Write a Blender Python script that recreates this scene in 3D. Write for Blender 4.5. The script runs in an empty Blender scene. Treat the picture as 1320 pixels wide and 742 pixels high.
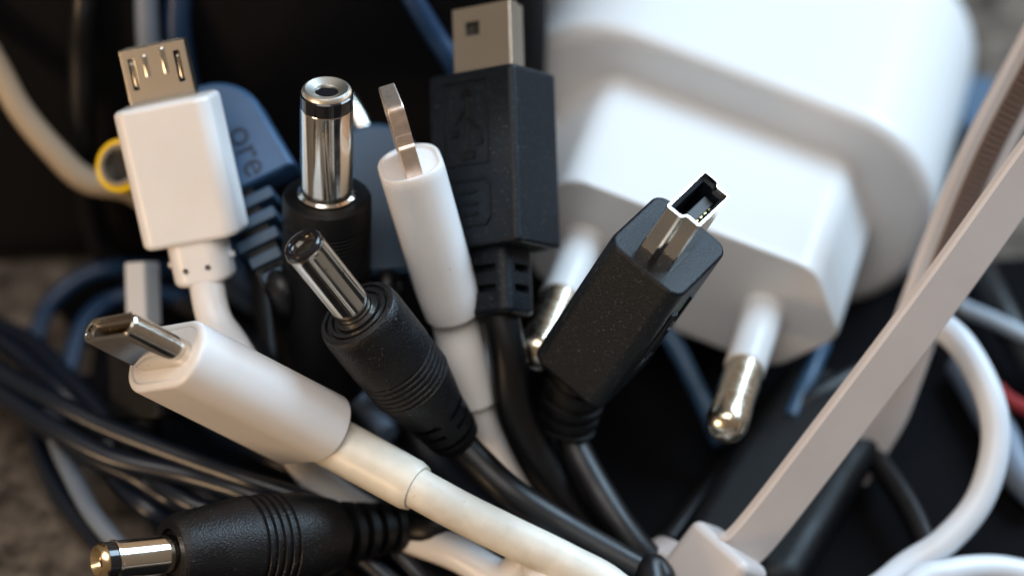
import bpy, bmesh, math, random
from mathutils import Vector, Matrix
random.seed(7)
R = math.radians
MM = 0.001
scene = bpy.context.scene
COL = scene.collection

# ------------------------------------------------------------------ camera
LENS, D, H0 = 100.0, 270.0, 34.0
PITCH = R(45)
right = Vector((1, 0, 0)); up = Vector((0, math.sin(PITCH), math.cos(PITCH))); back = Vector((0, -math.cos(PITCH), math.sin(PITCH)))
CAMROT = Matrix((right, up, back)).transposed()
FOC = Vector((0, 0, H0))
C2W = Matrix.Translation(FOC) @ CAMROT.to_4x4()          # camera-aligned mm frame at the focus point -> world mm
cd = bpy.data.cameras.new('camera'); cam = bpy.data.objects.new('camera', cd); COL.objects.link(cam)
cd.lens = LENS; cd.sensor_width = 36; cd.clip_start = 0.01; cd.clip_end = 20
cam.matrix_world = Matrix.Translation((FOC + back * D) * MM) @ CAMROT.to_4x4()
cd.dof.use_dof = True; cd.dof.focus_distance = (D - 1.0) * MM; cd.dof.aperture_fstop = 9.5; cd.dof.aperture_blades = 9
scene.camera = cam

# ------------------------------------------------------------------ world and lamps
w = bpy.data.worlds.new('World'); scene.world = w; w.use_nodes = True
nt = w.node_tree; bg = nt.nodes['Background']
tc = nt.nodes.new('ShaderNodeTexCoord'); sp = nt.nodes.new('ShaderNodeSeparateXYZ'); nt.links.new(tc.outputs['Generated'], sp.inputs[0])
rp = nt.nodes.new('ShaderNodeValToRGB'); mr = nt.nodes.new('ShaderNodeMapRange'); mr.inputs['From Min'].default_value = -1
nt.links.new(sp.outputs['Z'], mr.inputs['Value']); nt.links.new(mr.outputs[0], rp.inputs[0]); nt.links.new(rp.outputs[0], bg.inputs['Color'])
rp.color_ramp.elements[0].position = 0.2; rp.color_ramp.elements[0].color = (0.19, 0.130, 0.08, 1)
rp.color_ramp.elements[1].position = 0.8; rp.color_ramp.elements[1].color = (0.36, 0.295, 0.235, 1)
bg.inputs['Strength'].default_value = 0.55

def lamp(name, d, dist, sx, sy, power, col, aim=(0, 0, 0)):
    l = bpy.data.lights.new(name, 'AREA'); l.shape = 'RECTANGLE'; l.size = sx * MM; l.size_y = sy * MM; l.energy = power; l.color = col
    o = bpy.data.objects.new(name, l); COL.objects.link(o)
    dv = CAMROT @ Vector(d).normalized(); p = FOC + dv * dist + CAMROT @ Vector(aim)
    o.matrix_world = Matrix.Translation(p * MM) @ dv.to_track_quat('Z', 'Y').to_matrix().to_4x4()
    return o
lamp('window_light', (0.67, 0.72, 0.14), 480, 330, 250, 3.7, (0.57, 0.79, 1.0))
lamp('warm_lamp', (-0.75, -0.50, 0.42), 520, 160, 260, 2.1, (1.0, 0.68, 0.40))
lamp('fill_light', (-0.12, 0.50, 0.86), 620, 480, 400, 2.35, (1.0, 0.955, 0.92))  # added fill from behind the camera, brightens the front faces
scene.view_settings.view_transform = 'Standard'; scene.view_settings.look = 'None'
scene.view_settings.exposure = 0; scene.view_settings.gamma = 1
scene.cycles.max_bounces = 8; scene.cycles.use_denoising = True

# ------------------------------------------------------------------ coordinates
SF = 1320 / (D * 36 / LENS)                              # photo pixels per mm in the focus plane
def P(px, py, z=0.0):
    s = SF * D / (D - z)
    return Vector(((px - 660) / s, -(py - 371) / s, z))
W2C = C2W.inverted()
def Wm(x, y, z): return W2C @ Vector((x, y, z))          # world mm -> frame
def G(px, py, h=0.0):                                    # the point on height h (mm) that this pixel looks at
    a, b = P(px, py, 0), Vector((0, 0, D))
    A, B = C2W @ a, C2W @ b
    t = (h - B.z) / (A.z - B.z)
    return W2C @ (B + (A - B) * t)
def frame(o, a, xh, local=True):
    if local:                                            # a and xh are given as seen along the ray to this point
        q = Vector((0, 0, 1)).rotation_difference(Vector((0, 0, D)) - o); a = q @ Vector(a); xh = q @ Vector(xh)
    z = Vector(a).normalized(); x = Vector(xh); x = (x - z * x.dot(z)).normalized(); y = z.cross(x)
    m = Matrix((x, y, z)).transposed().to_4x4(); m.translation = o
    return m

# ------------------------------------------------------------------ mesh helpers (local mm)
class MB:
    def __init__(s): s.v = []; s.f = []
    def loft(s, rings, cap0=True, cap1=True):
        n = len(rings[0]); b = len(s.v)
        for r in rings: s.v += [tuple(p) for p in r]
        for i in range(len(rings) - 1):
            for j in range(n):
                k = (j + 1) % n; s.f.append((b + i*n + j, b + i*n + k, b + (i+1)*n + k, b + (i+1)*n + j))
        if cap0: s.f.append(tuple(b + j for j in reversed(range(n))))
        if cap1: s.f.append(tuple(b + (len(rings)-1)*n + j for j in range(n)))
        return s
    def lathe(s, prof, n=64):                            # prof (r, z) from rear to tip
        c = [(math.cos(2*math.pi*i/n), math.sin(2*math.pi*i/n)) for i in range(n)]
        return s.loft([[(r*x, r*y, z) for x, y in c] for r, z in prof], prof[0][0] > 0.001, prof[-1][0] > 0.001)
    def shell(s, outer, inner):                          # hollow open-ended piece: list of rings out then in
        return s.loft(outer + inner, True, False)
    def box(s, x0, x1, y0, y1, z0, z1):
        b = len(s.v)
        s.v += [(x, y, z) for z in (z0, z1) for x, y in ((x0, y0), (x1, y0), (x1, y1), (x0, y1))]
        s.f += [tuple(b+i for i in q) for q in ((3,2,1,0),(4,5,6,7),(0,1,5,4),(1,2,6,5),(2,3,7,6),(3,0,4,7))]
        return s
    def tube(s, pts, r, n=20, wob=0):
        pts = [Vector(p) for p in pts]; N = len(pts)
        t = [(pts[min(i+1, N-1)] - pts[max(i-1, 0)]).normalized() for i in range(N)]
        u = t[0].orthogonal().normalized(); rings = []
        for i in range(N):
            u = (u - t[i] * u.dot(t[i])).normalized(); v = t[i].cross(u)
            rr_ = r[i] if isinstance(r, (list, tuple)) else r
            rings.append([pts[i] + (u * math.cos(2*math.pi*j/n) + v * math.sin(2*math.pi*j/n)) * rr_ for j in range(n)])
        return s.loft(rings)
    def strip(s, pts, norms, wd, th):                    # flat ribbon with bevelled edges
        pts = [Vector(p) for p in pts]; N = len(pts); rings = []
        for i in range(N):
            t = (pts[min(i+1, N-1)] - pts[max(i-1, 0)]).normalized(); n = norms[i]; n = (n - t * n.dot(t)).normalized(); u = n.cross(t)
            w_ = (wd[i] if isinstance(wd, (list, tuple)) else wd) / 2; h = th / 2; c = min(0.25, w_*.4, h*.6)
            rings.append([pts[i] + u*a + n*b for a, b in ((-w_, -h+c), (-w_+c, -h), (w_-c, -h), (w_, -h+c), (w_, h-c), (w_-c, h), (-w_+c, h), (-w_, h-c))])
        return s.loft(rings)
    def mesh(s, smooth=35):
        me = bpy.data.meshes.new('m'); me.from_pydata([tuple(v) for v in s.v], [], s.f)
        bm = bmesh.new(); bm.from_mesh(me); bmesh.ops.remove_doubles(bm, verts=bm.verts, dist=1e-5)
        bmesh.ops.recalc_face_normals(bm, faces=bm.faces); bm.to_mesh(me); bm.free()
        return me
def rr(wd, h, r, z, nc=8, ox=0, oy=0):
    r = max(0.02, min(r, wd/2 - 1e-3, h/2 - 1e-3)); out = []
    for cx, cy, a0 in ((wd/2-r, h/2-r, 0), (-wd/2+r, h/2-r, 90), (-wd/2+r, -h/2+r, 180), (wd/2-r, -h/2+r, 270)):
        for i in range(nc + 1):
            a = R(a0 + 90 * i / nc); out.append((ox + cx + r*math.cos(a), oy + cy + r*math.sin(a), z))
    return out
def prism(wd, h, r, z0, z1, e0=0.4, e1=0.4, nc=8, k=4, taper=0.0, ox=0, oy=0):
    """rounded-rectangle prism along z with filleted ends"""
    rings = []
    for i in range(k + 1):
        a = R(90 * i / k); ins = e0 * (1 - math.sin(a)); z = z0 + e0 * (1 - math.cos(a))
        rings.append(rr(wd - 2*ins - taper, h - 2*ins - taper, r - ins*.8, z, nc, ox, oy))
    for i in range(k + 1):
        a = R(90 * i / k); ins = e1 * (1 - math.cos(a)); z = z1 - e1 * (1 - math.sin(a))
        rings.append(rr(wd - 2*ins, h - 2*ins, r - ins*.8, z, nc, ox, oy))
    return rings
def catmull(pts, seg=8):
    p = [Vector(q) for q in pts]; p = [p[0]*2 - p[1]] + p + [p[-1]*2 - p[-2]]; out = []
    for i in range(1, len(p) - 2):
        for j in range(seg):
            t = j / seg; a, b, c, d = p[i-1], p[i], p[i+1], p[i+2]
            out.append(0.5 * ((2*b) + (c - a)*t + (2*a - 5*b + 4*c - d)*t*t + (3*b - a - 3*c + d)*t*t*t))
    out.append(p[-2]); return out
def link(name, me, mat, parent=None, sharp=35, m=None):
    wn = sharp < 60
    me.transform(Matrix.Scale(MM, 4))
    for p in me.polygons: p.use_smooth = True
    me.set_sharp_from_angle(angle=R(sharp))
    me.name = name; me.materials.clear(); me.materials.append(mat)
    o = bpy.data.objects.new(name, me); COL.objects.link(o)
    if wn:
        q = o.modifiers.new('w', 'WEIGHTED_NORMAL'); q.keep_sharp = True; q.weight = 80
    if parent: o.parent = parent
    if m is not None: o.matrix_world = m
    return o
def part(name, mb, mat, parent=None, cut=None, sharp=35, bevel=0.0):
    me = mb.mesh()
    if cut or bevel:
        o = bpy.data.objects.new('t', me); COL.objects.link(o); tmp = []
        for c in (cut or []):
            co = bpy.data.objects.new('c', c.mesh()); COL.objects.link(co); tmp.append(co)
            b = o.modifiers.new('b', 'BOOLEAN'); b.operation = 'DIFFERENCE'; b.solver = 'EXACT'; b.object = co
        if bevel:
            b = o.modifiers.new('v', 'BEVEL'); b.width = bevel; b.segments = 2; b.limit_method = 'ANGLE'; b.angle_limit = R(40)
        dg = bpy.context.evaluated_depsgraph_get()
        me2 = bpy.data.meshes.new_from_object(o.evaluated_get(dg)); bpy.data.objects.remove(o)
        for t in tmp:
            d_ = t.data; bpy.data.objects.remove(t); bpy.data.meshes.remove(d_)
        me = me2
    return link(name, me, mat, parent, sharp)
def thing(name, label, cat, m, group=None):
    """m is a 4x4 in the camera-aligned mm frame"""
    o = bpy.data.objects.new(name, None); COL.objects.link(o)
    wm = C2W @ m; wm.translation *= MM; o.matrix_world = wm
    o.empty_display_size = 0.004
    o['label'] = label; o['category'] = cat
    if group: o['group'] = group
    o['_m'] = 1; ROOTM[o.name] = m
    del o['_m']
    return o
ROOTM = {}
def loc(root, pts):
    im = ROOTM[root.name].inverted(); return [im @ Vector(p) for p in pts]
def solo(name, mb, mat, label, cat, group=None, sharp=35, kind=None):
    """single-mesh thing given in the camera-aligned frame; origin moved to its middle"""
    c = sum((Vector(v) for v in mb.v), Vector()) / len(mb.v)
    mb.v = [tuple(Vector(v) - c) for v in mb.v]
    o = part(name, mb, mat, None, sharp=sharp)
    wm = C2W @ Matrix.Translation(c); wm.translation *= MM; o.matrix_world = wm
    if label: o['label'] = label; o['category'] = cat
    if group: o['group'] = group
    if kind: o['kind'] = kind
    return o

# ------------------------------------------------------------------ materials
def mat(name, col, rough=0.5, metal=0.0, spec=0.5, bump=0.0, bscale=3000, speck=None, spk=(0.62, 0.72), spscale=1500, mottle=0.0, mscale=120, coat=0, sss=0, roughvar=0.0, scratch=0):
    m = bpy.data.materials.new(name); m.use_nodes = True; n = m.node_tree.nodes; l = m.node_tree.links
    b = n['Principled BSDF']; b.inputs['Roughness'].default_value = rough; b.inputs['Metallic'].default_value = metal
    b.inputs['Specular IOR Level'].default_value = spec; b.inputs['Coat Weight'].default_value = coat
    if sss:
        b.inputs['Subsurface Weight'].default_value = sss; b.inputs['Subsurface Radius'].default_value = (1.0, 0.8, 0.6); b.inputs['Subsurface Scale'].default_value = 0.0008
    tc = n.new('ShaderNodeTexCoord')
    def noise(sc, det=3):
        t = n.new('ShaderNodeTexNoise'); t.inputs['Scale'].default_value = sc; t.inputs['Detail'].default_value = det; l.new(tc.outputs['Object'], t.inputs['Vector']); return t
    cur = None
    rgb = n.new('ShaderNodeRGB'); rgb.outputs[0].default_value = (*col, 1); cur = rgb.outputs[0]
    if mottle:
        t = noise(mscale, 5); r = n.new('ShaderNodeMapRange'); l.new(t.outputs['Fac'], r.inputs['Value'])
        r.inputs['From Min'].default_value = .3; r.inputs['From Max'].default_value = .7; r.inputs['To Min'].default_value = 1 - mottle; r.inputs['To Max'].default_value = 1 + mottle * .4
        mx = n.new('ShaderNodeVectorMath'); mx.operation = 'SCALE'; l.new(cur, mx.inputs[0]); l.new(r.outputs[0], mx.inputs['Scale']); cur = mx.outputs[0]
    if speck:
        t = noise(spscale, 2); r = n.new('ShaderNodeMapRange'); l.new(t.outputs['Fac'], r.inputs['Value']); r.inputs['From Min'].default_value = spk[0]; r.inputs['From Max'].default_value = spk[1]
        mx = n.new('ShaderNodeMix'); mx.data_type = 'RGBA'; l.new(r.outputs[0], mx.inputs['Factor']); l.new(cur, mx.inputs['A']); mx.inputs['B'].default_value = (*speck, 1); cur = mx.outputs['Result']
    l.new(cur, b.inputs['Base Color'])
    if roughvar:
        t = noise(mscale * 3, 4); r = n.new('ShaderNodeMapRange'); l.new(t.outputs['Fac'], r.inputs['Value']); r.inputs['From Min'].default_value = .3; r.inputs['From Max'].default_value = .7
        r.inputs['To Min'].default_value = max(.02, rough - roughvar); r.inputs['To Max'].default_value = rough + roughvar; l.new(r.outputs[0], b.inputs['Roughness'])
    if scratch:
        mp = n.new('ShaderNodeMapping'); mp.inputs['Scale'].default_value = (260, 260, 16000); l.new(tc.outputs['Object'], mp.inputs['Vector'])
        t = n.new('ShaderNodeTexNoise'); t.inputs['Scale'].default_value = 1; t.inputs['Detail'].default_value = 3; l.new(mp.outputs[0], t.inputs['Vector'])
        bp = n.new('ShaderNodeBump'); bp.inputs['Strength'].default_value = scratch; bp.inputs['Distance'].default_value = 0.00005
        l.new(t.outputs['Fac'], bp.inputs['Height']); l.new(bp.outputs[0], b.inputs['Normal'])
    if bump:
        t = noise(bscale, 3); bp = n.new('ShaderNodeBump'); bp.inputs['Strength'].default_value = bump; bp.inputs['Distance'].default_value = 0.00005
        l.new(t.outputs['Fac'], bp.inputs['Height']); l.new(bp.outputs[0], b.inputs['Normal'])
    return m
M = {}
M['white'] = mat('white_plastic', (0.82, 0.80, 0.79), .34, bump=.12, bscale=900, mottle=.05, mscale=150, sss=.25, speck=(.45, .38, .30), spk=(.78, .82), spscale=700)
M['cream'] = mat('cream_plastic', (0.80, 0.765, 0.67), .38, bump=.25, bscale=700, mottle=.16, mscale=260, sss=.25, speck=(.52, .44, .3), spk=(.76, .86), spscale=900)
M['cable_w'] = mat('aged_white_cable', (0.78, 0.745, 0.66), .42, bump=.5, bscale=1200, mottle=.2, mscale=330, speck=(.52, .44, .32), spk=(.66, .84), spscale=2200)
M['white_cable'] = mat('white_cable', (0.62, 0.65, 0.69), .35, sss=.1, bump=.1, bscale=600)
M['charger'] = mat('charger_white', (0.67, 0.665, 0.66), .28, speck=(.35, .31, .27), spk=(.80, .84), spscale=420, bump=.05, bscale=800)
M['rubber'] = mat('black_rubber', (0.004, 0.0042, 0.005), .46, spec=.26, bump=.9, bscale=5200, speck=(.05, .05, .055), spk=(.68, .82), spscale=2600, roughvar=.08)
M['rubber2'] = mat('worn_black_rubber', (0.004, 0.0045, 0.006), .42, spec=.42, bump=1.5, bscale=4600, speck=(.085, .078, .07), spk=(.66, .82), spscale=2600, roughvar=.12)
M['slate'] = mat('charcoal_plastic', (0.0045, 0.0068, 0.0105), .45, spec=.27, bump=1.0, bscale=5200, speck=(.07, .08, .10), spk=(.62, .8), spscale=3600)
M['cable_b'] = mat('black_cable_jacket', (0.004, 0.004, 0.005), .40, spec=.42, bump=.25, bscale=1500, roughvar=.05)
M['blue'] = mat('blue_plastic', (0.045, 0.115, 0.235), .45, bump=.7, bscale=4200, mottle=.12, mscale=300)
M['blue_dark'] = mat('pressed_letter_shade', (0.006, 0.02, 0.05), .5)  # recess shade of the pressed letters put into a darker blue
M['cable_gloss'] = mat('black_cable_jacket_blue_sheen', (0.006, 0.011, 0.022), .29, spec=.55, bump=.25, bscale=1500)  # blue window sheen put into the near-black base colour
M['navy'] = mat('navy_cable_jacket', (0.010, 0.036, 0.09), .4)
M['bluegrey'] = mat('blue_grey_plastic_and_sheen', (0.035, 0.075, 0.13), .5, bump=.7, bscale=4200)  # blue window sheen put into the colour of the dark flat plug and ribs
M['blue_glint'] = mat('blue_glint_cable', (0.035, 0.085, 0.16), .4)  # colour of blue glints, given to stand-in cables
M['nickel'] = mat('nickel', (0.80, 0.755, 0.68), .13, 1, bump=.05, bscale=900, roughvar=.04, speck=(.45, .38, .30), spk=(.70, .80), spscale=1300)
M['shellm'] = mat('brushed_nickel', (0.82, 0.76, 0.67), .27, 1, bump=.006, bscale=900, mottle=.03, mscale=500)
M['polish'] = mat('polished_nickel', (0.88, 0.82, 0.73), .12, 1, speck=(.5, .42, .33), spk=(.72, .8), spscale=1200, roughvar=.05, scratch=.05)
M['satin'] = mat('satin_nickel', (0.92, 0.87, 0.78), .38, 1)
M['tongue_metal'] = mat('copper_tinted_contact_metal', (0.92, 0.76, 0.64), .5, 1, bump=.02, bscale=900, mottle=.2, mscale=900)
M['pin_metal'] = mat('worn_pin_metal', (0.84, 0.74, 0.58), .24, 1, roughvar=.08, mottle=.12, mscale=300, scratch=.012)
M['brass'] = mat('brass', (0.80, 0.60, 0.34), .22, 1)
M['gold'] = mat('gold_contact', (0.85, 0.62, 0.28), .25, 1)
M['insul'] = mat('black_insulator', (0.012, 0.012, 0.014), .12, coat=.3)
M['dark'] = mat('dark_cavity_plastic', (0.012, 0.011, 0.010), .5)
M['liner'] = mat('grey_liner', (0.09, 0.075, 0.06), .4)
M['yellow'] = mat('yellow_insulator', (0.85, 0.55, 0.01), .35)
M['tie'] = mat('white_nylon', (0.60, 0.55, 0.53), .42, sss=.15, bump=.2, bscale=500, mottle=.06)
M['tie_brown'] = mat('shaded_nylon_teeth', (0.17, 0.11, 0.085), .5)  # off-white nylon; groove shade put into the tooth colour
M['tie_channel'] = mat('shaded_strap_channel', (0.20, 0.135, 0.10), .55)  # shade of the strap groove put into this brown
M['tan'] = mat('tan_cable', (0.42, 0.34, 0.25), .5)
M['black'] = mat('matte_black', (0.006, 0.006, 0.007), .7, spec=.15)
M['cloth'] = mat('added_black_cloth', (0.006, 0.006, 0.007), .95, spec=.03, bump=.5, bscale=900)
M['grey'] = mat('grey_cable', (0.16, 0.20, 0.26), .45)
M['pale'] = mat('pale_grey_cable', (0.36, 0.42, 0.48), .45)
M['red'] = mat('red_plastic', (0.25, 0.006, 0.01), .4)

def felt():
    m = bpy.data.materials.new('grey_brown_felt'); m.use_nodes = True; n = m.node_tree.nodes; l = m.node_tree.links; b = n['Principled BSDF']
    b.inputs['Roughness'].default_value = .95; b.inputs['Specular IOR Level'].default_value = .1
    tc = n.new('ShaderNodeTexCoord'); t = n.new('ShaderNodeTexNoise'); t.inputs['Scale'].default_value = 260; t.inputs['Detail'].default_value = 8; t.inputs['Roughness'].default_value = .65
    l.new(tc.outputs['Object'], t.inputs['Vector']); r = n.new('ShaderNodeValToRGB'); l.new(t.outputs['Fac'], r.inputs[0]); l.new(r.outputs[0], b.inputs['Base Color'])
    e = r.color_ramp.elements; e[0].position = .36; e[0].color = (.038, .031, .026, 1); e[1].position = .68; e[1].color = (.23, .19, .155, 1)
    bp = n.new('ShaderNodeBump'); bp.inputs['Strength'].default_value = 1; bp.inputs['Distance'].default_value = 0.001; l.new(t.outputs['Fac'], bp.inputs['Height']); l.new(bp.outputs[0], b.inputs['Normal'])
    return m
M['felt'] = felt()

# ------------------------------------------------------------------ setting
def wobbly_sheet(x0, x1, y0, y1, z, nx, ny, amp, sc):
    from mathutils import noise
    mb = MB()
    for j in range(ny + 1):
        for i in range(nx + 1):
            x = x0 + (x1-x0)*i/nx; y = y0 + (y1-y0)*j/ny
            mb.v.append(tuple(W2C @ Vector((x, y, z + amp * noise.noise(Vector((x*sc, y*sc, 3)))))))
    for j in range(ny):
        for i in range(nx):
            a = j*(nx+1)+i; mb.f.append((a, a+1, a+nx+2, a+nx+1))
    return mb
g = solo('table_felt', wobbly_sheet(-400, 400, -250, 500, 0, 150, 140, .5, .08), M['felt'], None, None, kind='structure', sharp=80)

# black cloth added under the heap to keep its gaps dark
mb = MB()
cl = wobbly_sheet(-60, 96, -130, 78, 0.9, 130, 140, .35, .12)
def keep(f):
    c = C2W @ (sum((Vector(cl.v[i]) for i in f), Vector()) / 4)
    if c.x < -34 and (c.y < 8 or c.x < -48 + 2.5*math.sin(c.y*.35)): return False
    return c.x < 47 or c.y < 40 - (c.x - 47) * .25
cl.f = [f for f in cl.f if keep(f)]
used = sorted({i for f in cl.f for i in f}); ix = {o: n for n, o in enumerate(used)}
cl.v = [cl.v[i] for i in used]; cl.f = [tuple(ix[i] for i in f) for f in cl.f]
solo('added_black_cloth', cl, M['cloth'], 'added matte black cloth darkening the gaps under the heap of cables', 'cloth', sharp=80)

# upright black block added behind the plugs, its front turned from the window
def wframe(x, y, z, rz=0):
    m = Matrix.Translation(Vector((x, y, z))) @ Matrix.Rotation(rz, 4, 'Z'); return W2C @ m
t = thing('dark_backdrop', 'added matte black block standing upright as an unlit backdrop behind the plugs at the top left', 'case', wframe(-33.5, 49, 1.2, R(2)))
mb = MB().loft(prism(74, 22, 4, 0, 74, 1.5, 1.5)); part('backdrop_body', mb, M['black'], t)
mb = MB().loft(prism(72.6, 23.0, 4, 60, 60.8, .2, .2)); part('seam', mb, M['insul'], t)

# ------------------------------------------------------------------ connectors
def add_cable(root, pts, r, m, seg=8, name='cable'):
    return part(name, MB().tube(catmull(loc(root, pts), seg), r), m, root, sharp=60)
def bundle(x, h=3.0, dx=0):                              # under the tie, then away over the cloth towards the viewer
    return [Wm(x, -15, h), Wm(x + 3, -32, max(2.6, h*.7)), Wm(x + 9 + dx, -62, 2.8), Wm(x + 16 + dx*3, -105, 2.8)]

# --- white micro plug (upper left)
def micro_plug():
    a = Vector((-.215, .972, .08)); o = P(214, 130, -8)
    m = frame(o, a, (.945, .21, .30))
    t = thing('micro_plug', 'white flat micro plug with slotted silver tip, standing upright at the upper left', 'plug', m)
    part('overmold', MB().loft(prism(9.9, 6.2, 1.5, -14.0, 0, .7, .55, taper=.0)), M['white'], t)
    # shell: trapezoid hollow
    def tp(wt, wb, h, z, ch=.5):
        return [(wt/2, -h/2+ch, z), (wt/2, h/2, z), (wt/2-.2, h/2+.0, z), (-wt/2+.2, h/2, z), (-wt/2, h/2, z), (-wt/2, -h/2+ch, z), (-wb/2, -h/2, z), (wb/2, -h/2, z)]
    out = [tp(6.7, 5.4, 1.85, z) for z in (-1, 0, 5.6)]; inn = [tp(6.1, 5.0, 1.25, 5.7, .35), tp(6.1, 5.0, 1.25, 1.0, .35)]
    # visible broad side is the one facing the viewer: -y or +y, cut both
    cuts = [MB().box(sx*2.35-.30, sx*2.35+.30, -2, 2, 1.6, 4.7) for sx in (-1, 1)]
    out = [[(x, -y, z) for x, y, z in q] for q in out]; inn = [[(x, -y, z) for x, y, z in q] for q in inn]
    sh = part('shell', MB().loft(out + inn, True, True), M['shellm'], t, cut=cuts, bevel=.12, sharp=28)
    for sx in (-1, 1):                                   # spring hooks standing in the slots, pressed ridges between
        hk = part('latch_hook', MB().loft(prism(.26, 1.75, .1, 1.8, 4.4, .3, .3, nc=3)), M['nickel'], t)
        hk.location = (sx*2.35*MM, 0, 0)
        rib = MB().loft(prism(.46, 2.35, .2, 2.6, 5.3 if sx > 0 else 4.9, .2, .2, nc=3), True, True)
        rb = part('ridge', rib, M['nickel'], sh); rb.location = (sx*.95*MM, 0, 0)
    part('tongue', MB().box(-2.4, 2.4, -.25, .1, .5, 5.2), M['dark'], t)
    # strain relief with pin holes
    holes = []
    for x in (-1.15, 1.15):
        holes.append(MB().tube([(x, -5, -16.6), (x, 5, -16.6)], .33, 16))
    rel = part('strain_relief', MB().loft(prism(5.9, 4.9, 1.9, -18.3, -13.8, .7, .1)), M['white'], t, cut=holes)
    for sx in (-1, 1):
        nb = MB().tube([(sx*2.6, 0, -16.0), (sx*3.4, 0, -16.0)], [.38, .30], 10); part('nub', nb, M['white'], rel)
    end = m @ Vector((0, 0, -17.5)); 
    add_cable(t, [m @ Vector((0, 0, -15.5)), end, P(276, 410, -8.6), P(300, 447, -9.5), P(345, 520, -11), P(402, 610, -13), P(470, 662, -14), P(530, 690, -13.5), P(590, 713, -10), P(650, 745, -8)] + [Wm(3, -16, 11), Wm(6, -40, 3.0), Wm(9, -75, 2.8), Wm(8, -110, 2.8)], 1.75, M['white'])
micro_plug()

# --- barrel plug builder
def dc_plug(label, tip, a, rb, lb, prof, tipstyle, matbody, cable_pts, rc, cuts=None, hint=(0, 0, 1), relief=None, rm=None, tag='barrel'):
    """tip = centre of the barrel end; prof = overmold (r,z) with z=0 at its front face, decreasing to the rear"""
    an = Vector(a).normalized(); m = frame(tip, an, hint if abs(an.dot(Vector(hint).normalized())) < .95 else (1, 0, 0))
    m = m @ Matrix.Translation((0, 0, -lb))
    t = thing('barrel_plug', label, 'plug', m)
    part('overmold', MB().lathe(prof, 72), matbody, t, cut=cuts)
    if relief: part('strain_relief', MB().lathe(relief[0], 60), rm or matbody, t, cut=relief[1])
    if tipstyle == 'ring':        # black band below a silver dished rim
        br = [(rb*1.03, -.6), (rb*1.12, .0), (rb*1.12, .25), (rb, .45), (rb, lb-2.15), (rb*.985, lb-2.0), (rb*.9, lb-1.98)]
        part('barrel', MB().lathe(br), M['polish'], t)
        part('insulator_ring', MB().lathe([(rb*.9, lb-2.1), (rb*.985, lb-2.0), (rb*.99, lb-.62), (rb*.93, lb-.5), (rb*.5, lb-.5)]), M['insul'], t)
        part('tip_contact', MB().lathe([(rb*.80, lb-.9), (rb*.93, lb-.55), (rb*.93, lb-.32), (rb*.86, lb-.05), (rb*.80, lb), (rb*.76, lb-.04), (rb*.46, lb-.32), (rb*.42, lb-.6), (rb*.42, lb-6), (0.0, lb-6)]), M['satin'], t)
    elif tipstyle == 'black':     # glossy black rounded nose with a deep hole
        br = [(rb*1.0, -.6), (rb, .0), (rb, lb-1.0), (rb*1.04, lb-.85), (rb*1.04, lb-.65), (rb*.9, lb-.55)]
        part('barrel', MB().lathe(br), M['polish'], t)
        part('insulator_ring', MB().lathe([(rb*.9, lb-.8), (rb*.99, lb-.65), (rb*.99, lb-.3), (rb*.93, lb-.08), (rb*.82, lb), (rb*.72, lb-.03), (rb*.66, lb-.3), (rb*.64, lb-.8), (rb*.62, lb-6), (0, lb-6)]), M['insul'], t)
        part('inner_contact', MB().lathe([(rb*.63, lb-5), (rb*.63, lb-.85), (rb*.58, lb-.75), (rb*.53, lb-1.0), (rb*.53, lb-5)]), M['nickel'], t)
    elif tipstyle == 'cone':      # silver cone, black band, silver barrel
        br = [(rb*1.0, -.8), (rb*1.0, .0), (rb, lb-2.1), (rb*1.06, lb-2.0), (rb*1.06, lb-1.75), (rb*.9, lb-1.7)]
        part('barrel', MB().lathe(br), M['polish'], t)
        part('insulator_ring', MB().lathe([(rb*.9, lb-1.8), (rb*.97, lb-1.7), (rb*.97, lb-.75), (rb*.9, lb-.7), (rb*.5, lb-.7)]), M['insul'], t)
        part('tip_contact', MB().lathe([(rb*.9, lb-.8), (rb*1.0, lb-.68), (rb*.98, lb-.4), (rb*.80, lb), (rb*.72, lb), (rb*.5, lb-.5), (rb*.36, lb-.9), (rb*.34, lb-4), (0, lb-4)]), M['brass'], t)
    elif tipstyle == 'yellow':
        part('barrel', MB().lathe([(rb, -.8), (rb, lb-1.3), (rb*.9, lb-1.25)]), M['polish'], t)
        part('insulator_ring', MB().lathe([(rb*.9, lb-1.4), (rb*1.0, lb-1.25), (rb*1.0, lb-.2), (rb*.97, lb), (rb*.88, lb), (rb*.82, lb-.1), (rb*.8, lb-7)]), M['yellow'], t)
        part('inner_contact', MB().lathe([(rb*.80, lb-8), (rb*.80, lb+.0), (rb*.76, lb+.2), (rb*.62, lb+.2), (rb*.55, lb-.3), (rb*.52, lb-6), (0, lb-6)]), M['shellm'], t)
        part('dark_hole_fill', MB().lathe([(rb*.56, lb-3), (rb*.56, lb-.7), (0, lb-.7)]), M['dark'], t)  # dark disc standing in for the shade inside the hole
    rear = min(z for r, z in (relief[0] if relief else prof))
    if cable_pts: add_cable(t, [m @ Vector((0, 0, rear + 2.5)), m @ Vector((0, 0, rear))] + cable_pts, rc, M['cable_b'])
    return t
def grooves(z0, n, pitch, r, d):
    out = []
    for i in range(n):
        z = z0 - i*pitch; out += [(r, z), (r-d, z-pitch*.22), (r-d, z-pitch*.42), (r, z-pitch*.62)]
    return out
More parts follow.
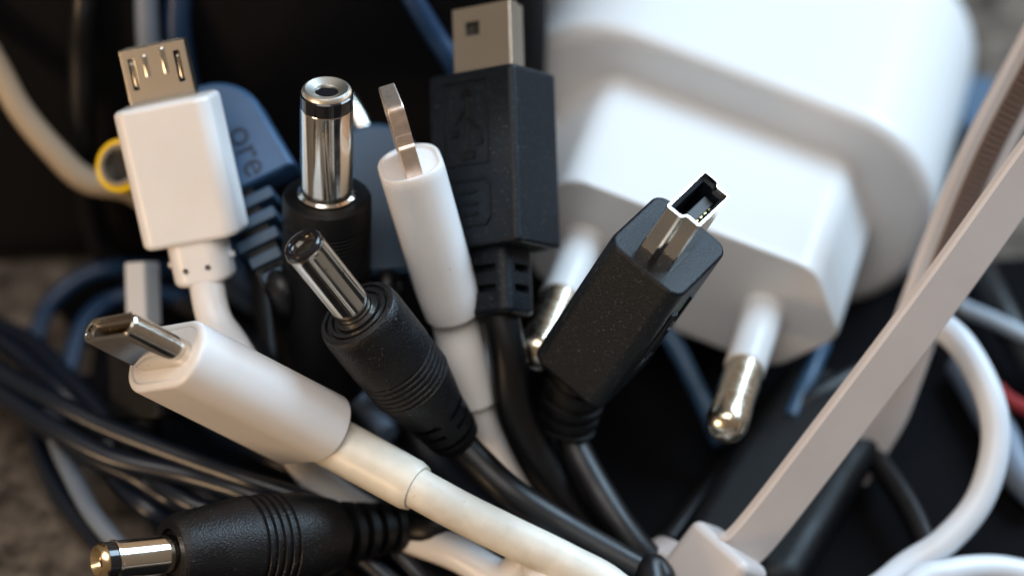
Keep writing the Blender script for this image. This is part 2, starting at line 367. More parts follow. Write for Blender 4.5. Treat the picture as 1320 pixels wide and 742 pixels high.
# B: tall plug, centre left
aB = Vector((0.0, .87, .50))
pB = [(0, -23)] + [(3.6, -23), (4.2, -22.2)] + list(reversed([(4.36, -.35), (4.38, -2.4)] + grooves(-2.6, 12, .42, 4.38, .14) + [(4.36, -9), (4.3, -18)])) + [(4.22, -.1), (4.05, 0), (3.0, 0), (2.9, -.12), (0, -.12)]
dc_plug('tall upright barrel plug with wide silver barrel and black ring beside the slim white plug', P(421, 113, 0), aB, 2.56, 12.0, pB, 'ring', M['rubber'],
        [P(424, 640, -16), P(520, 700, -20), P(640, 745, -20)] + bundle(2, 5), 1.7)
# D: diagonal plug, centre
aD = Vector((-.52, .655, .545))
pD = [(0, -13.2), (3.3, -13.2)] + list(reversed([(4.10, -.5), (4.20, -1.2), (4.2, -6.6)] + grooves(-6.8, 6, .62, 4.14, .22) + [(4.0, -10.8), (3.55, -13.0)])) + [(3.95, -.15), (3.7, 0), (3.45, 0), (3.4, -.25), (3.15, -.25), (3.1, .0), (2.7, 0), (2.6, -.25), (2.35, -.25), (2.3, .1), (2.0, .1), (0, .1)]
cutD = []
for k, z in enumerate((-14.6, -16.2, -17.8)):
    for sx in (-1, 1):
        mb = MB(); mb.box(sx*1.9 - (1.2), sx*1.9 + 1.2, -4, 4, z-.27, z+.27) if k % 2 == 0 else mb.box(-4, 4, sx*1.9-1.2, sx*1.9+1.2, z-.27, z+.27); cutD.append(mb)
rD = ([(0, -19.6), (2.1, -19.6), (2.5, -19.2), (2.75, -18), (3.1, -15), (3.42, -13.6), (3.45, -13.1), (0, -13.1)], cutD)
dc_plug('black barrel plug with slim silver barrel leaning to the upper left in the middle', P(388, 313, 6.5), aD, 1.98, 10.0, pD, 'black', M['rubber2'],
        [P(650, 628, -9), P(720, 676, -9), P(800, 722, -8.5), P(850, 748, -8)] + bundle(13.5, 9), 1.62, relief=rD)
# F: lower left plug
aF = Vector((-.91, -.10, .40))
pF = [(0, -18.6), (2.5, -18.6), (2.6, -18.3), (2.6, -18.0), (3.3, -17.9)] + list(reversed([(3.55, -.3), (3.75, -.9), (4.35, -5), (4.72, -7.6)] + grooves(-7.9, 5, .82, 4.72, .28) + [(4.68, -12.2), (4.4, -14.8), (3.7, -17.2), (3.5, -17.8)])) + [(3.3, 0), (2.4, 0), (2.3, -.4), (0, -.4)]
rF = []
for z in (-18.2, -19.9, -21.6, -23.3): rF += [(2.0, z), (2.0, z-.75), (3.15+(z+18.2)*.13, z-.8), (3.05+(z+18.2)*.13, z-1.65)]
rF = ([(0, -25.4), (1.9, -25.4), (2.2, -24.9)] + list(reversed(rF)) + [(0, -18.2)], None)
dc_plug('black barrel plug lying at the bottom left with its ribbed neck under the cream cable', P(124, 724, 4.5), aF, 1.82, 7.6, pF, 'cone', M['rubber2'],
        [P(562, 682, -11.5), P(600, 672, -16), P(650, 702, -20), P(700, 760, -19)] + bundle(5, 3, -4), 1.5, relief=rF)
# yellow-tipped plug far left
dc_plug('yellow-ringed barrel plug peeking out left of the white micro plug', P(153, 213, -17), Vector((-.50, .10, .85)), 2.75, 9, [(0, -16), (3, -16), (4.3, -15), (4.4, -1), (4.1, 0), (0, 0)], 'yellow', M['rubber'],
        [P(335, 262, -43), P(345, 420, -40), P(380, 560, -32)] + bundle(-6, 4, -6), 1.6)

# --- slim white plug with thin tongue
def slim_plug():
    a = Vector((-.25, .865, .43)); o = P(528, 209, -3.2); m = frame(o, a, (.16, -.40, .9))
    t = thing('slim_plug', 'slim white oval plug with a thin metal tongue seen edge-on', 'plug', m)
    rings = [rr(6.9, 5.3, 2.5, -16.8), rr(7.3, 5.6, 2.6, -16.5), rr(7.7, 6.0, 2.8, -14), rr(7.9, 6.25, 2.9, -1), rr(7.85, 6.2, 2.9, -.25), rr(7.5, 5.9, 2.75, 0), rr(7.1, 5.5, 2.6, -.02), rr(6.9, 5.3, 2.5, -.22)]
    part('overmold', MB().loft(rings), M['white'], t)
    # tongue outline in x-z with side notches
    half = [(2.95, -1.0), (2.95, 2.7), (2.85, 2.9), (2.65, 3.05), (2.65, 4.0), (2.8, 4.2), (2.95, 4.5), (2.95, 6.7), (2.8, 7.1), (2.4, 7.35)]
    pts = half + [(-x, z) for x, z in reversed(half)]
    mb = MB(); k = .1
    for y, s in ((-.80, .985), (-.68, 1), (.68, 1), (.80, .985)): mb.v += [(x*s, y, z if z < 6.5 else z - (1-s)*6) for x, z in pts]
    n = len(pts)
    for r_ in range(3):
        for j in range(n): q = (j+1) % n; mb.f.append((r_*n+j, r_*n+q, (r_+1)*n+q, (r_+1)*n+j))
    mb.f.append(tuple(reversed(range(n)))); mb.f.append(tuple(3*n+j for j in range(n)))
    tg = part('tongue', mb, M['tongue_metal'], t)
    cmesh = None
    for sy in (-1, 1):
        for i in range(8):
            c = MB().box(-.22, .22, -.03, .03, 0, 1.8)
            if cmesh is None:
                ob = part('contact', c, M['gold'], tg); cmesh = ob.data
            else:
                ob = bpy.data.objects.new('contact', cmesh); COL.objects.link(ob); ob.parent = tg
            ob.location = ((-2.1 + i*.6)*MM, sy*.81*MM, 4.5*MM)
    part('sleeve', MB().tube(catmull(loc(t, [m @ Vector((0, 0, -16)), m @ Vector((0, 0, -17.5)), P(598, 460, -12.3), P(614, 517, -14)]), 6), 2.35, 28), M['white'], t)
    add_cable(t, [P(606, 490, -13.2), P(614, 517, -14), P(634, 568, -16), P(660, 610, -17.5), P(720, 680, -20), P(790, 750, -20)] + bundle(11, 4, 4), 1.75, M['white'])
slim_plug()

# --- usb-c style plug, lower left
def oval_plug():
    a = Vector((-.79, .405, .48)); m0 = frame(P(139, 421, 7), a, (.5, .11, .86)); o = m0 @ Vector((0, 0, -6.7))
    m = frame(o, a, (.5, .11, .86))
    t = thing('oval_plug', 'white oval plug with a hollow rounded silver tip pointing left', 'plug', m)
    body = prism(12.0, 6.9, 3.35, -18.4, 0, .35, .5, nc=12)
    body += [rr(10.6, 5.5, 2.7, 0, 12), rr(10.4, 5.3, 2.6, -.18, 12)]
    part('overmold', MB().loft(body), M['white'], t)
    part('mould_line', MB().strip([Vector((1.7, 3.46, -1.0)), Vector((1.7, 3.46, -4.2))], [Vector((0, 1, 0))]*2, .13, .09), M['white'], t)
    S = lambda wd, h, z: rr(wd, h, h/2, z, 10)
    sh = [S(8.35, 2.55, -.6), S(8.35, 2.6, 6.2), S(8.3, 2.55, 6.45), S(8.15, 2.4, 6.55), S(7.7, 1.95, 6.55), S(7.55, 1.8, 6.4), S(7.55, 1.8, 1.5)]
    part('shell', MB().loft(sh), M['nickel'], t)
    part('inner_liner', MB().loft([S(7.5, 1.75, 1.6), S(7.5, 1.75, 6.0), S(6.7, 1.0, 5.95), S(6.7, 1.0, 1.8)]), M['liner'], t)
    cm = None
    for sy in (-1, 1):
        for i in range(8):
            if cm is None: ob = part('contact', MB().box(-.14, .14, -.1, .1, 0, 3.4), M['gold'], t); cm = ob.data
            else: ob = bpy.data.objects.new('contact', cm); COL.objects.link(ob); ob.parent = t
            ob.location = ((-2.6 + i*.74)*MM, sy*.45*MM, 1.9*MM)
    sl = [m @ Vector((0, 0, -17.5)), (m @ Vector((0, 0, -18.5))).lerp(P(538, 629, -3), .5), P(538, 629, -3)]
    s_ = catmull(loc(t, sl), 8); n = len(s_)
    part('sleeve', MB().tube(s_, [2.62 - .12*i/n - (.2 if i == n-1 else 0) for i in range(n)], 32), M['cream'], t)
    add_cable(t, [sl[1], P(538, 629, -3), P(595, 660, -3.4), P(660, 692, -3.8), P(730, 726, -4), P(790, 760, -4)] + [Wm(13, -22, 9), Wm(18, -45, 4), Wm(20, -75, 2.8), Wm(24, -110, 2.8)], 2.0, M['cable_w'])
oval_plug()

# --- trident mark
def bars(lst, d, mt, parent, name, y):
    """thin raised strokes on the face y; lst = (x0,z0,x1,z1,width)"""
    mb = MB()
    for x0, z0, x1, z1, wd in lst:
        mb.strip([Vector((x0, y, z0)), Vector((x1, y, z1))], [Vector((0, 1, 0))]*2, wd, d)
    o = part(name, mb, mt, parent); return o
# --- black mini plug with embossed mark (top centre)
def mini_outline(wd, h, z, st, n1=.6, c=.12):
    t_, b_ = wd/2, wd/2 - st
    pts = [(t_, h/2-c), (t_-c, h/2), (-t_+c, h/2), (-t_, h/2-c), (-t_, .25), (-t_+.15, .02), (-b_-.12, -.12), (-b_, -.3), (-b_, -h/2+c), (-b_+c, -h/2), (b_-c, -h/2), (b_, -h/2+c), (b_, -.3), (b_+.12, -.12), (t_-.15, .02), (t_, .25)]
    return [(x, y, z) for x, y in pts]
def mini_shell(t, L, mt, cut=None):
    out = [mini_outline(6.8, 3.05, z, .6) for z in (-.6, L-.05)] + [mini_outline(6.72, 2.97, L, .6)]
    inn = [mini_outline(6.25, 2.5, L, .6), mini_outline(6.2, 2.45, L-.1, .6), mini_outline(6.2, 2.45, 1.2, .6)]
    sh = part('shell', MB().loft(out + inn), mt, t, cut=cut, sharp=28)
    return sh
def marked_plug():
    a = Vector((-.03, .975, -.21)); m = frame(P(634, 98, -13), a, (.83, .14, .56))
    t = thing('marked_plug', 'black boxy plug with pressed trident mark and flat silver tip at the top centre', 'plug', m)
    H = 7.9
    ov = part('overmold', MB().loft(prism(10.4, H, .75, -17.6, 0, .45, .45, nc=4)), M['slate'], t)
    # front face is y = -H/2
    cut = [MB().box(-1.9, -.2, -3, 0, 4.0, 5.4)]
    out = [mini_outline(7.0, 3.3, z, .6) for z in (-.6, 6.9)] + [mini_outline(6.92, 3.22, 6.95, .6)]
    inn = [mini_outline(6.25, 2.6, 6.95, .6), mini_outline(6.2, 2.55, 1.2, .6)]
    mb = MB().loft(out + inn); mb.v = [(x, -y, z) for x, y, z in mb.v]     # broad side towards the viewer
    part('shell', mb, M['shellm'], t, cut=cut, sharp=28)
    part('tongue', MB().box(-2.9, 2.3, -1.1, .7, .5, 6), M['dark'], t)  # tongue enlarged to a dark fill for the unlit inside of the shell
    y = -H/2 - .02
    fr = [(-3.2, -1.2, 2.0, -1.2, .18), (-3.2, -1.2, -3.2, -9.4, .18), (2.0, -1.2, 2.0, -9.4, .18), (-3.2, -9.4, 2.0, -9.4, .18)]
    bars(fr, .22, M['rubber'], ov, 'mark_frame', y)
    tr = [(-.4, -2.4, -.4, -8.4, .4), (-.4, -3.8, -1.9, -5.3, .34), (-1.9, -5.3, -1.9, -6.2, .34), (-.4, -4.8, 1.0, -6.1, .34), (1.0, -6.1, 1.0, -7.2, .34), (-.95, -2.5, .15, -2.5, .5), (-.7, -2.1, -.1, -2.1, .35), (-1.25, -8.5, .4, -8.5, .9), (-2.3, -6.3, -1.5, -6.3, .7), (.6, -7.3, 1.4, -7.3, .7)]
    bars(tr, .28, M['rubber'], ov, 'trident_mark', y)
    bm_ = [(-2.6, -11.0, 1.6, -11.0, .3), (1.6, -11.0, 2.0, -11.8, .3), (2.0, -11.8, 2.0, -14.8, .3), (2.0, -14.8, 1.5, -15.5, .3), (1.5, -15.5, -2.6, -15.5, .3), (-1.6, -12.2, .5, -12.2, .3), (-1.6, -13.4, .5, -13.4, .3), (-1.6, -14.4, .5, -14.4, .3), (-2.6, -11, -2.6, -15.5, .3)]
    bars(bm_, .26, M['rubber'], ov, 'letter_mark', y)
    slots = []
    for z in (-19.6, -21.6): slots += [MB().box(-1.5, 1.5, -4, -1.6, z-.38, z+.38), MB().box(1.9, 4, -1.2, 1.2, z-.38, z+.38)]
    part('strain_relief', MB().loft(prism(5.6, 5.2, 1.2, -24.2, -17.3, .6, .1, nc=5, taper=.0)), M['slate'], t, cut=slots)
    e = m @ Vector((0, 0, -23.8))
    add_cable(t, [m @ Vector((0, 0, -22)), e, P(655, 460, -10), P(664, 530, -12), P(700, 605, -14), P(748, 668, -15.5), P(800, 712, -16), P(840, 745, -15)] + bundle(11, 5, 7), 1.95, M['cable_b'])
marked_plug()

# --- black mini plug with open end towards the viewer
def open_plug():
    a = Vector((.43, .62, .655)).normalized(); m = frame(P(863, 315, 2), a, (.48, .46, -.75))
    t = thing('open_plug', 'black boxy plug with open silver mouth facing the viewer, right of centre', 'plug', m)
    y = m.to_3x3() @ Vector((0, 1, 0))
    rings = prism(10.2, 8.7, 1.5, -18.6, 0, .9, .35, nc=7)
    ov = part('overmold', MB().loft(rings), M['slate'], t)
    # shell: broad side (outline +y) must face the upper left = -w
    sgn = 1 if y.x < 0 else -1
    out = [mini_outline(7.4, 3.5, z, .65) for z in (-.6, 6.6)] + [mini_outline(7.3, 3.4, 6.68, .65)]
    inn = [mini_outline(7.08, 3.18, 6.68, .65), mini_outline(7.0, 3.1, 6.5, .65), mini_outline(7.0, 3.1, 1.0, .65)]
    mb = MB().loft(out + inn); mb.v = [(x, sgn*yy, z) for x, yy, z in mb.v]
    part('shell', mb, M['polish'], t, sharp=28)
    sc = lambda wd, h, z: [(x, sgn*yy, zz) for x, yy, zz in mini_outline(wd, h, z, .6, c=.1)]
    part('inner_liner', MB().loft([sc(6.96, 3.06, 1.2), sc(6.96, 3.06, 6.2), sc(6.3, 2.4, 6.0), sc(6.3, 2.4, 1.4)]), M['slate'], t, sharp=28)
    part('tongue', MB().loft(prism(4.9, 1.15, .1, .6, 5.3, .05, .1, nc=2, oy=-sgn*.35)), M['dark'], t)
    cm = None
    for i in range(5):
        if cm is None: ob = part('contact', MB().box(-.17, .17, -.05, .05, 0, 4.2), M['gold'], t); cm = ob.data
        else: ob = bpy.data.objects.new('contact', cm); COL.objects.link(ob); ob.parent = t
        ob.location = ((-1.6 + i*.8)*MM, -sgn*.96*MM, .9*MM)
    # slot mark beside the shell, moulded ridges on the right side face (w side)
    part('mould_line', MB().strip([Vector((-2.9, -sgn*1.85, .0)), Vector((.8, -sgn*1.85, .0))], [Vector((0, 0, 1))]*2, .16, .06), M['dark'], ov)
    yy = -sgn*(8.7/2 + .02)
    bars([(-2.8, -4.0, -2.8, -13, .5), (-1.2, -5.2, -1.2, -12, .4), (1.2, -4.2, 1.2, -8, .5), (-2.8, -13, 1.2, -13, .4), (1.2, -9.4, 1.2, -13, .5)], .5, M['slate'], ov, 'grip_ridge', yy)
    # ribbed relief bending downwards
    c = catmull([m @ Vector((0, 0, -18.2)), m @ Vector((0, 0, -20)), P(737, 518, -13.8), P(730, 552, -15)], 14); n = len(c)
    rad = [ (3.7 - .85*i/n) - (.42 if (i % 7) in (4, 5) and i > 3 else 0) for i in range(n)]
    part('strain_relief', MB().tube(loc(t, c), rad, 40), M['rubber'], t, sharp=30)
    add_cable(t, [P(734, 530, -14), P(732, 555, -15), P(748, 595, -14.5), P(780, 650, -12.5), P(815, 700, -11.8), P(850, 742, -12)] + bundle(14, 6, 10), 1.72, M['cable_b'])
open_plug()

# ------------------------------------------------------------------ wall charger
def charger():
    k = 1.05
    u = Vector((.93, -.36, 0)); a = Vector((-.22, -.60, .77)); mm_ = frame(P(868, 355, -25), a, u)
    t = thing('wall_charger', 'large white two-pin wall charger lying blurred behind the plugs', 'charger', mm_)
    def hexp(wd, h, z, q=5.2, nr=3):
        c = [(wd/2, 0), (wd/2-q, h/2), (-wd/2+q, h/2), (-wd/2, 0), (-wd/2+q, -h/2), (wd/2-q, -h/2)]; out = []
        for i in range(6):
            p0, p1, p2 = Vector(c[i-1]), Vector(c[i]), Vector(c[(i+1) % 6]); d0 = (p0-p1).normalized()*1.9; d2 = (p2-p1).normalized()*1.9
            for j in range(nr*2+1):
                s = j/(nr*2); v = (p1+d0)*(1-s)**2 + 2*p1*s*(1-s) + (p1+d2)*s**2; out.append((v.x, v.y, z))
        return out
    Lp = 19.0
    pl = [hexp(37.6, 15.2, -Lp-.5), hexp(37.2, 14.8, -.9), hexp(36.8, 14.4, -.25), hexp(36.0, 13.6, 0)]
    part('plug_block', MB().loft(pl), M['charger'], t)
    body = prism(48.5, 27, 12, -Lp-38, -Lp, 8, 1.8, nc=14, k=8, ox=.2)
    part('housing', MB().loft(body), M['charger'], t)
    for sx in (-1, 1):
        pn = part('pin_sleeve', MB().lathe([(2.25, -1), (2.25, 0), (2.1, 9.8), (1.9, 10), (0, 10)], 40), M['charger'], t); pn.location = (sx*9.97*MM, 0, 0)
        mt_ = part('pin_tip', MB().lathe([(1.8, -.5), (1.95, 0), (2.0, .3), (2.0, 5.5), (2.12, 6.2), (2.12, 8.4), (1.9, 9.3), (1.3, 9.85), (0, 10.1)], 40), M['pin_metal'], pn); mt_.location = (0, 0, 9.9*MM)
charger()

# ------------------------------------------------------------------ blue flat connector with lettering behind the micro plug
def blue_connector():
    a = Vector((-.32, .83, .10)); m = frame(P(278, 178, -17.5), Vector((-.36, .84, -.40)), (.85, .40, .1))
    # face normal turned up towards the window
    t = thing('flat_connector', 'flat blue plug with rounded top and pressed letters behind the white micro plug', 'plug', m)
    n = 40; rings = []
    def outline(z_off, ins):
        pts = []
        for i in range(n+1):
            an = math.pi * i / n; pts.append(((5.6-ins)*math.cos(an), (5.2-ins)*math.sin(an)))
        pts += [(-6.4+ins, -7.0+ins*.5), (6.4-ins, -7.0+ins*.5)]
        return [(x, z_off, y) for x, y in pts]
    mb = MB().loft([outline(-2.2, .5), outline(-1.9, .1), outline(-1.5, 0), outline(1.5, 0), outline(1.9, .1), outline(2.2, .5)])
    ov = part('overmold', mb, M['blue'], t)
    fy = 1 if (m.to_3x3() @ Vector((0, 1, 0))).z > 0 else -1
    # pressed lettering; a dark colour stands for its recess shade
    cu = bpy.data.curves.new('lt', 'FONT'); cu.body = 'ore'; cu.size = 4.0; cu.extrude = .06; cu.align_x = 'CENTER'
    to = bpy.data.objects.new('lt', cu); COL.objects.link(to); dg = bpy.context.evaluated_depsgraph_get()
    me = bpy.data.meshes.new_from_object(to.evaluated_get(dg)); bpy.data.objects.remove(to)
    me.transform(Matrix.Rotation(R(-90), 4, 'Z'))
    X, Z_ = Vector((1, 0, 0)), Vector((0, 0, 1)); Y = Vector((0, fy, 0))
    # letters run down the plug, tops towards the right edge
    if fy < 0: B = Matrix((X, Z_, Y)).transposed().to_4x4()
    else: B = Matrix((-X, Z_, Y)).transposed().to_4x4()
    B.translation = Vector((1.6, fy*2.21, -3.7))
    me.transform(B); link('lettering', me, M['blue_dark'], ov)
    # ribbed relief; blue highlights on the dark ribs are put into their colour
    z = -7.0; wd = 5.2
    part('neck', MB().box(-1.5, 1.5, -1.2, 1.2, -17.5, -6.9), M['rubber'], t)
    for i in range(5):
        part('rib', MB().loft([[(x*(3.3-i*.55), y*1.9, zz) for x, y in ((-1, -1), (1, -1), (1, 1), (-1, 1))] for zz in (z-.9-i*2.05, z-2.1-i*2.05)]), M['bluegrey'], t, bevel=.2)
    add_cable(t, [m @ Vector((0, 0, -16)), m @ Vector((0, 0, -19)), P(380, 470, -24), P(420, 600, -26)] + bundle(-2, 3, -3), 1.6, M['cable_b'])
blue_connector()

# black flat plug behind the tall barrel plug, window sheen in its colour
def grey_connector():
    m = frame(P(487, 262, -19), Vector((-.10, .93, -.30)), (.97, .1, -.1))
    t = thing('flat_connector', 'black flat plug coloured blue-grey for its sheen, with rounded top behind the tall barrel plug', 'plug', m)
    n = 32
    def outline(y, ins):
        pts = [((4.4-ins)*math.cos(math.pi*i/n), 4.6 + (3.4-ins)*math.sin(math.pi*i/n)) for i in range(n+1)] + [(-4.5+ins, -8.2+ins), (4.5-ins, -8.2+ins)]
        return [(x, y, z) for x, z in pts]
    part('overmold', MB().loft([outline(-2.3, .6), outline(-1.8, .1), outline(1.8, .1), outline(2.3, .6)]), M['bluegrey'], t)
    part('tip', MB().tube(catmull([(-.6, 0, 7.5), (-1.2, 0, 9.5), (-2.2, 0, 11.6), (-3.3, 0, 12.4)], 6), .95, 20), M['shellm'], t)
    add_cable(t, [m @ Vector((0, 0, -7)), m @ Vector((0, 0, -10)), P(500, 470, -28), P(560, 600, -30)] + bundle(6, 3, 1), 1.6, M['cable_b'])
grey_connector()

# silver shell standing behind the oval plug tip
def stub():
    m = frame(P(183, 338, -20), Vector((-.03, .98, -.05)), (.75, 0, .62))
    t = thing('square_plug', 'silver square-edged plug tip standing blurred behind the oval plug', 'plug', m)
    part('shell', MB().loft(prism(2.6, 2.6, .25, -6.6, 0, .1, .15, nc=3)), M['white_cable'], t)
    part('overmold', MB().loft(prism(7.5, 4.5, 1.2, -16, -6.5, .5, .5, nc=5)), M['rubber'], t)
    add_cable(t, [m @ Vector((0, 0, -14)), m @ Vector((0, 0, -17)), P(215, 600, -26), P(330, 690, -24)] + bundle(-10, 3, -9), 1.5, M['cable_b'])
stub()

# ------------------------------------------------------------------ cable tie
def cable_tie():
    hd = P(935, 716, -9.5); d = Vector((.60, .78, .17)).normalized(); n0 = Vector((-.42, .18, .88))
    m = frame(hd, d, n0.cross(d))
    t = thing('cable_tie', 'off-white nylon cable tie with ridged strap rising from its head to the upper right', 'cable tie', m)
    part('head', MB().loft(prism(8.0, 5.6, 1.1, -5.0, 1.4, .7, 1.0, nc=6)), M['tie'], t)
    path = [hd, P(972, 690, -9), P(1085, 545, -7.5), P(1215, 373, -6), P(1312, 238, -5), P(1405, 108, -4), P(1455, 20, -6), P(1462, -50, -11), P(1415, -55, -15), P(1370, 8, -16), P(1325, 90, -17), P(1268, 200, -18), P(1220, 315, -20), P(1174, 440, -22), P(1137, 540, -24), P(1100, 618, -26)]
    c = catmull(path, 10); n = len(c)
    norms = []
    for i in range(n):
        s = i / (n-1)
        norms.append(Vector((-.5, .25, .85)).lerp(Vector((-.62, -.1, .78)), min(1, s*2)) if s < .42 else (Vector((-.62, -.1, .78)).lerp(Vector((-.5, .35, .8)), (s-.42)/.15) if s < .57 else Vector((-.5, .35, .8))))
    # keep the strap frame continuous round the bend: parallel transport
    T = [(c[min(i+1, n-1)] - c[max(i-1, 0)]).normalized() for i in range(n)]
    nn = [Vector((.45, -.35, .82))]
    for i in range(1, n):
        v = nn[-1]; q = T[i-1].rotation_difference(T[i]); v = q @ v
        nn.append(v)
    wd = [5.3 if i < n-12 else 5.3 - 2.2*(i-(n-12))/11 for i in range(n)]
    L = loc(t, c); im = ROOTM[t.name].to_3x3().inverted(); NL = [im @ v for v in nn]
    # the strap face: two rails and a strip coloured as the channel's shade
    st = part('strap', MB().strip(L, NL, wd, 1.25), M['tie'], t, sharp=40)
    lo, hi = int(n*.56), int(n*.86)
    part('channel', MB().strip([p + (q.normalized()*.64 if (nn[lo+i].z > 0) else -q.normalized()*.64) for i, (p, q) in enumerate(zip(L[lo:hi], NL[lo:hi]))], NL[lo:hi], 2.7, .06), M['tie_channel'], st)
    # teeth on the inner face of the returning length, as raised bars
    fine = catmull(path, 60); nf = len(fine); tm = None
    TF = [(fine[min(i+1, nf-1)] - fine[max(i-1, 0)]).normalized() for i in range(nf)]
    v = Vector((.45, -.35, .82)); acc = 0; mb = MB()
    imm = ROOTM[t.name].inverted()
    cnt = 0
    for i in range(1, nf):
        v = TF[i-1].rotation_difference(TF[i]) @ v; acc += (fine[i]-fine[i-1]).length
        if i/nf > .565 and i/nf < .855 and acc > .62:
            acc = 0; nv = (v - TF[i]*v.dot(TF[i])).normalized(); uu = nv.cross(TF[i])
            for sgn in (-1, 1):
                if (nv*sgn).z < 0: continue
                base = fine[i] + nv*sgn*.68
                M3 = Matrix((uu, TF[i], nv*sgn)).transposed().to_4x4(); M3.translation = base
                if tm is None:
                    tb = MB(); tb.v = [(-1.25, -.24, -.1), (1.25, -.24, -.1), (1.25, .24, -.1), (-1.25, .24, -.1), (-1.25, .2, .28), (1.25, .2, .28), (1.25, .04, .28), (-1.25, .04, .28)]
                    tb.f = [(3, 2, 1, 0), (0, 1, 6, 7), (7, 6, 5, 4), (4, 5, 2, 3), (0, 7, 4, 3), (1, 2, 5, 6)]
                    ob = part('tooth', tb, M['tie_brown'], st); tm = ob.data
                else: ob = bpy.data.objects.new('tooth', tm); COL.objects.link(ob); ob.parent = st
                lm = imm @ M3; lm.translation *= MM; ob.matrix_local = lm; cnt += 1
    # loop round the bundle
    lp = [hd + Vector((-3, 0, -1)), P(882, 718, -10.5), P(852, 706, -13), P(832, 706, -17), P(815, 716, -20), P(806, 750, -18)]
    lc = catmull(lp + [Wm(12, -16, 2.2), Wm(19, -14, 1.8), hd + Vector((0, -3.5, -1))], 8)
    NN = [im @ (Vector((-.2, .9, .35))) for _ in lc]
    cen = Wm(16, -11, 6); NN = [im @ (p - cen) for p in lc]
    part('strap_loop', MB().strip(loc(t, lc), NN, 3.2, 1.0), M['tie'], t)
cable_tie()

# ------------------------------------------------------------------ loose cables and dark things in the background
def loose(name, pts, r, m, label, group=None, seg=10):
    return solo(name, MB().tube(catmull(pts, seg), r, 18), m, label, 'cable', group, sharp=60)
loose('cable', [G(1040, 640, 2.6), G(1100, 540, 4), P(1150, 462, -27), P(1190, 415, -22), P(1236, 440, -19), P(1275, 510, -17), P(1283, 575, -16), P(1262, 645, -15), P(1215, 700, -14), P(1150, 745, -13), Wm(28, -22, 3.5), Wm(24, -50, 2.8), Wm(30, -100, 2.8)], 1.5, M['white_cable'], 'white cable bent in a wide loop on the right side')
loose('cable', [Wm(32, -45, 2.5), Wm(33, -25, 4), P(1170, 762, -10), P(1225, 738, -12), P(1280, 733, -14), P(1340, 742, -15), Wm(60, -10, 2.5), Wm(90, -20, 2.5)], 1.45, M['white_cable'], 'white cable crossing the bottom right corner')
loose('cable', [P(-160, -160, -14), P(-70, -20, -20), P(-10, 75, -24), P(25, 140, -26), P(70, 195, -28), P(112, 232, -30), P(180, 250, -33), G(260, 330, 6)], 1.35, M['tan'], 'tan cable curving down at the upper left edge')
bk = 'black cables coiled at the left'
loose('cable', [G(-120, 400, 3), G(0, 478, 10), G(60, 512, 12), G(140, 552, 12), G(250, 594, 12), G(330, 622, 12), G(420, 655, 10), G(520, 720, 5), G(640, 860, 3)], 1.05, M['cable_gloss'], 'upper black cable of the pair running from the left edge to the lower plug')
loose('cable', [G(-120, 430, 3), G(0, 506, 9), G(60, 545, 11), G(140, 588, 11), G(240, 612, 11), G(330, 640, 11), G(420, 680, 8), G(540, 780, 3)], 1.05, M['cable_gloss'], 'lower black cable of the pair running from the left edge to the lower plug')
loose('cable', [G(-100, 360, 2.6), G(-10, 415, 5), G(40, 440, 6), G(90, 490, 7), G(140, 545, 7), G(200, 610, 6), G(260, 665, 4), G(330, 760, 2.6)], 1.0, M['cable_gloss'], 'black cable passing beneath the pair from the left edge')
loose('cable', [G(-100, 385, 2.6), G(-10, 432, 7.5), G(40, 470, 8), G(75, 500, 9), G(130, 560, 7), G(190, 640, 4), G(240, 760, 2.6)], 1.0, M['cable_gloss'], 'black cable bending down steeply below the silver oval tip')
loose('cable', [G(35, 440, 3), G(40, 520, 2.6), G(52, 580, 2.6), G(80, 640, 2.6), G(120, 690, 2.6), G(180, 770, 2.6)], 1.0, M['cable_gloss'], 'black cable nearest the felt at the far lower left')
loose('cable', [G(70, 500, 4), G(72, 560, 6), G(92, 610, 6), G(120, 662, 6), G(160, 710, 5), G(230, 790, 3)], 1.0, M['grey'], 'light grey cable bending down at the lower left')
loose('cable', [G(80, 520, 3), G(132, 588, 6), G(155, 625, 6), G(190, 655, 6), G(240, 690, 4), G(330, 790, 3)], 1.05, M['cable_gloss'], 'short stretch of black cable between the grey cable and the pair')
loose('cable', [G(120, 530, 3), G(170, 585, 8), G(230, 640, 9), G(300, 668, 8), G(400, 720, 5), G(480, 800, 3)], 1.0, M['cable_gloss'], 'black cable dipping under the pair just above the lower left plug')
loose('cable', [G(20, 520, 2.6), G(90, 575, 7), G(170, 612, 8), G(215, 640, 7), G(262, 662, 7), G(380, 740, 3)], 1.0, M['cable_gloss'], 'lowest black cable slanting towards the back of the lower left plug')
loose('cable', [G(180, 470, 2.6), G(230, 520, 5), G(300, 570, 7), G(370, 600, 8), G(450, 640, 5), G(560, 760, 3)], 1.1, M['cable_gloss'], 'black cable right under the body of the white oval plug')
loose('cable', [G(45, 470, 2.6), G(48, 430, 4), G(66, 390, 5), G(105, 358, 6), G(150, 346, 6), G(230, 350, 3)], .95, M['navy'], 'blue cable arching on the left, the outer of two arcs')
loose('cable', [G(80, 510, 2.6), G(92, 460, 4), G(108, 415, 5), G(140, 388, 5), G(190, 378, 5), G(260, 390, 3)], .9, M['navy'], 'blue cable arching on the left, the inner of two arcs')
loose('cable', [P(500, -60, -19), P(530, -5, -20), P(560, 45, -22), P(590, 95, -24), P(610, 170, -30), G(620, 300, 4)], 1.1, M['navy'], 'dark blue cable hanging down left of the trident-marked plug')
loose('cable', [P(228, -90, -20), P(230, -20, -23), P(228, 40, -25), P(240, 120, -29), P(262, 230, -36), G(300, 350, 5), G(420, 450, 3)], 1.5, M['navy'], 'dark blue cable dropping between the grey cable and the tall barrel plug')
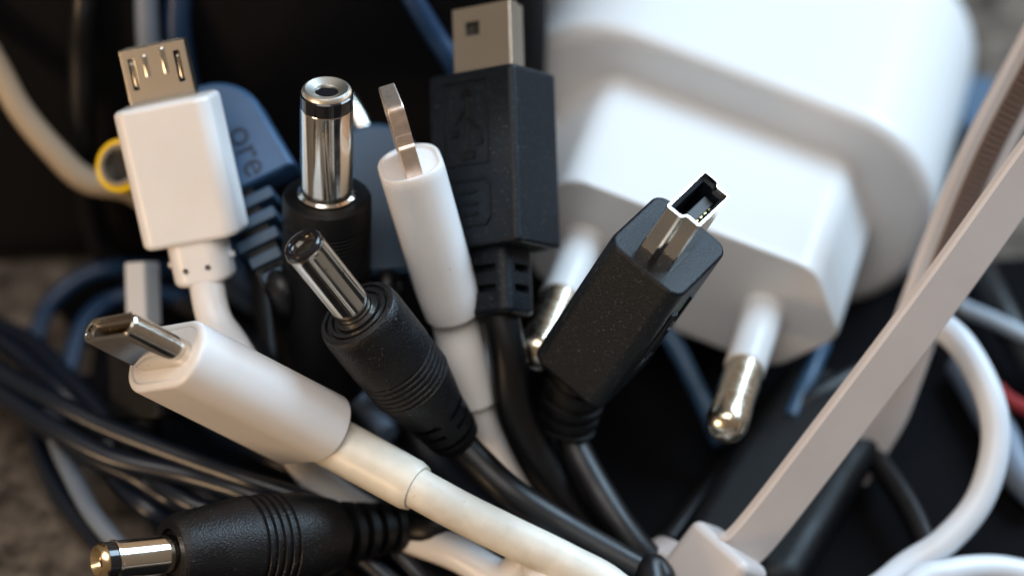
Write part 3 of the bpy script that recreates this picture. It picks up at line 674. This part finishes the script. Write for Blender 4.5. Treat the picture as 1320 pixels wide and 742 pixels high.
loose('cable', [P(184, -90, -18), P(188, -20, -21), P(190, 40, -23), P(196, 120, -27), P(205, 230, -32), G(250, 330, 5), G(380, 430, 3), G(500, 560, 3)], 1.25, M['grey'], 'pale grey cable dropping behind the slotted silver tip')
loose('cable', [P(112, -80, -20), P(108, 0, -21), P(104, 70, -25), P(106, 150, -29), P(112, 240, -36), G(150, 340, 5), G(300, 430, 3), G(450, 560, 3)], 1.4, M['cable_b'], 'black cable dropping behind the yellow-ringed plug')
loose('cable', [G(1180, 350, 2.6), G(1235, 392, 6), G(1280, 412, 7), G(1340, 440, 6), G(1420, 470, 2.6)], .8, M['pale'], 'grey cable running out at the right edge under the strap')
loose('cable', [G(1200, 290, 2.6), G(1250, 330, 4), G(1290, 400, 5), G(1330, 470, 4), G(1400, 560, 2.6)], 1.7, M['cable_b'], 'black cable beyond the grey one at the right edge')
loose('cable', [G(1240, 470, 2.6), G(1290, 560, 3), G(1312, 610, 3), G(1350, 650, 2.6)], 1.8, M['grey'], 'thick grey cable outside the white loop at the right edge')
loose('cable', [P(845, 410, -30), P(872, 448, -28), P(898, 500, -26), P(918, 545, -25), P(930, 572, -24)], .95, M['blue_glint'], 'added thin cable coloured as a blue glint below the charger pins')  # this and the next cable stand in for blue highlights below the pins
loose('cable', [P(1062, 440, -34), P(1045, 480, -30), P(1030, 512, -28), P(1019, 538, -26)], .85, M['blue_glint'], 'added short cable end coloured as a blue glint right of the charger pin')
loose('cable', [G(1100, 560, 2.6), G(1150, 620, 4), G(1190, 690, 4), G(1220, 780, 2.6)], 1.3, M['cable_b'], 'black cable on the cloth inside the white loop')
loose('cable', [P(1110, 480, -32), P(1040, 520, -28), P(1000, 560, -28), P(940, 600, -28), G(860, 700, 3)], 1.3, M['cable_b'], 'black cable coming out from under the charger')
solo('wire_end', MB().tube(catmull([G(1285, 500, 5), G(1300, 514, 5), G(1330, 530, 5)], 4), .75, 14), M['red'], 'small red wire end at the right edge', 'wire')
bw = C2W @ G(1020, 600, 6); bf = wframe(bw.x, bw.y, 1.6, R(-28))
t = thing('power_brick', 'black slab-like adapter lying beneath the strap right of the charger pin', 'adapter', bf)
part('case', MB().loft(prism(13.5, 30, 3, 0, 5, 2.3, 2.3, k=6)), M['rubber'], t)
t = thing('power_brick', 'blue adapter lying blurred behind the charger at its right edge', 'adapter', frame(G(1262, 160, 7), (.2, .75, .6), (1, 0, 0), False))
part('case', MB().loft(prism(7, 12, 2, -6, 3, 1, 1)), M['bluegrey'], t)
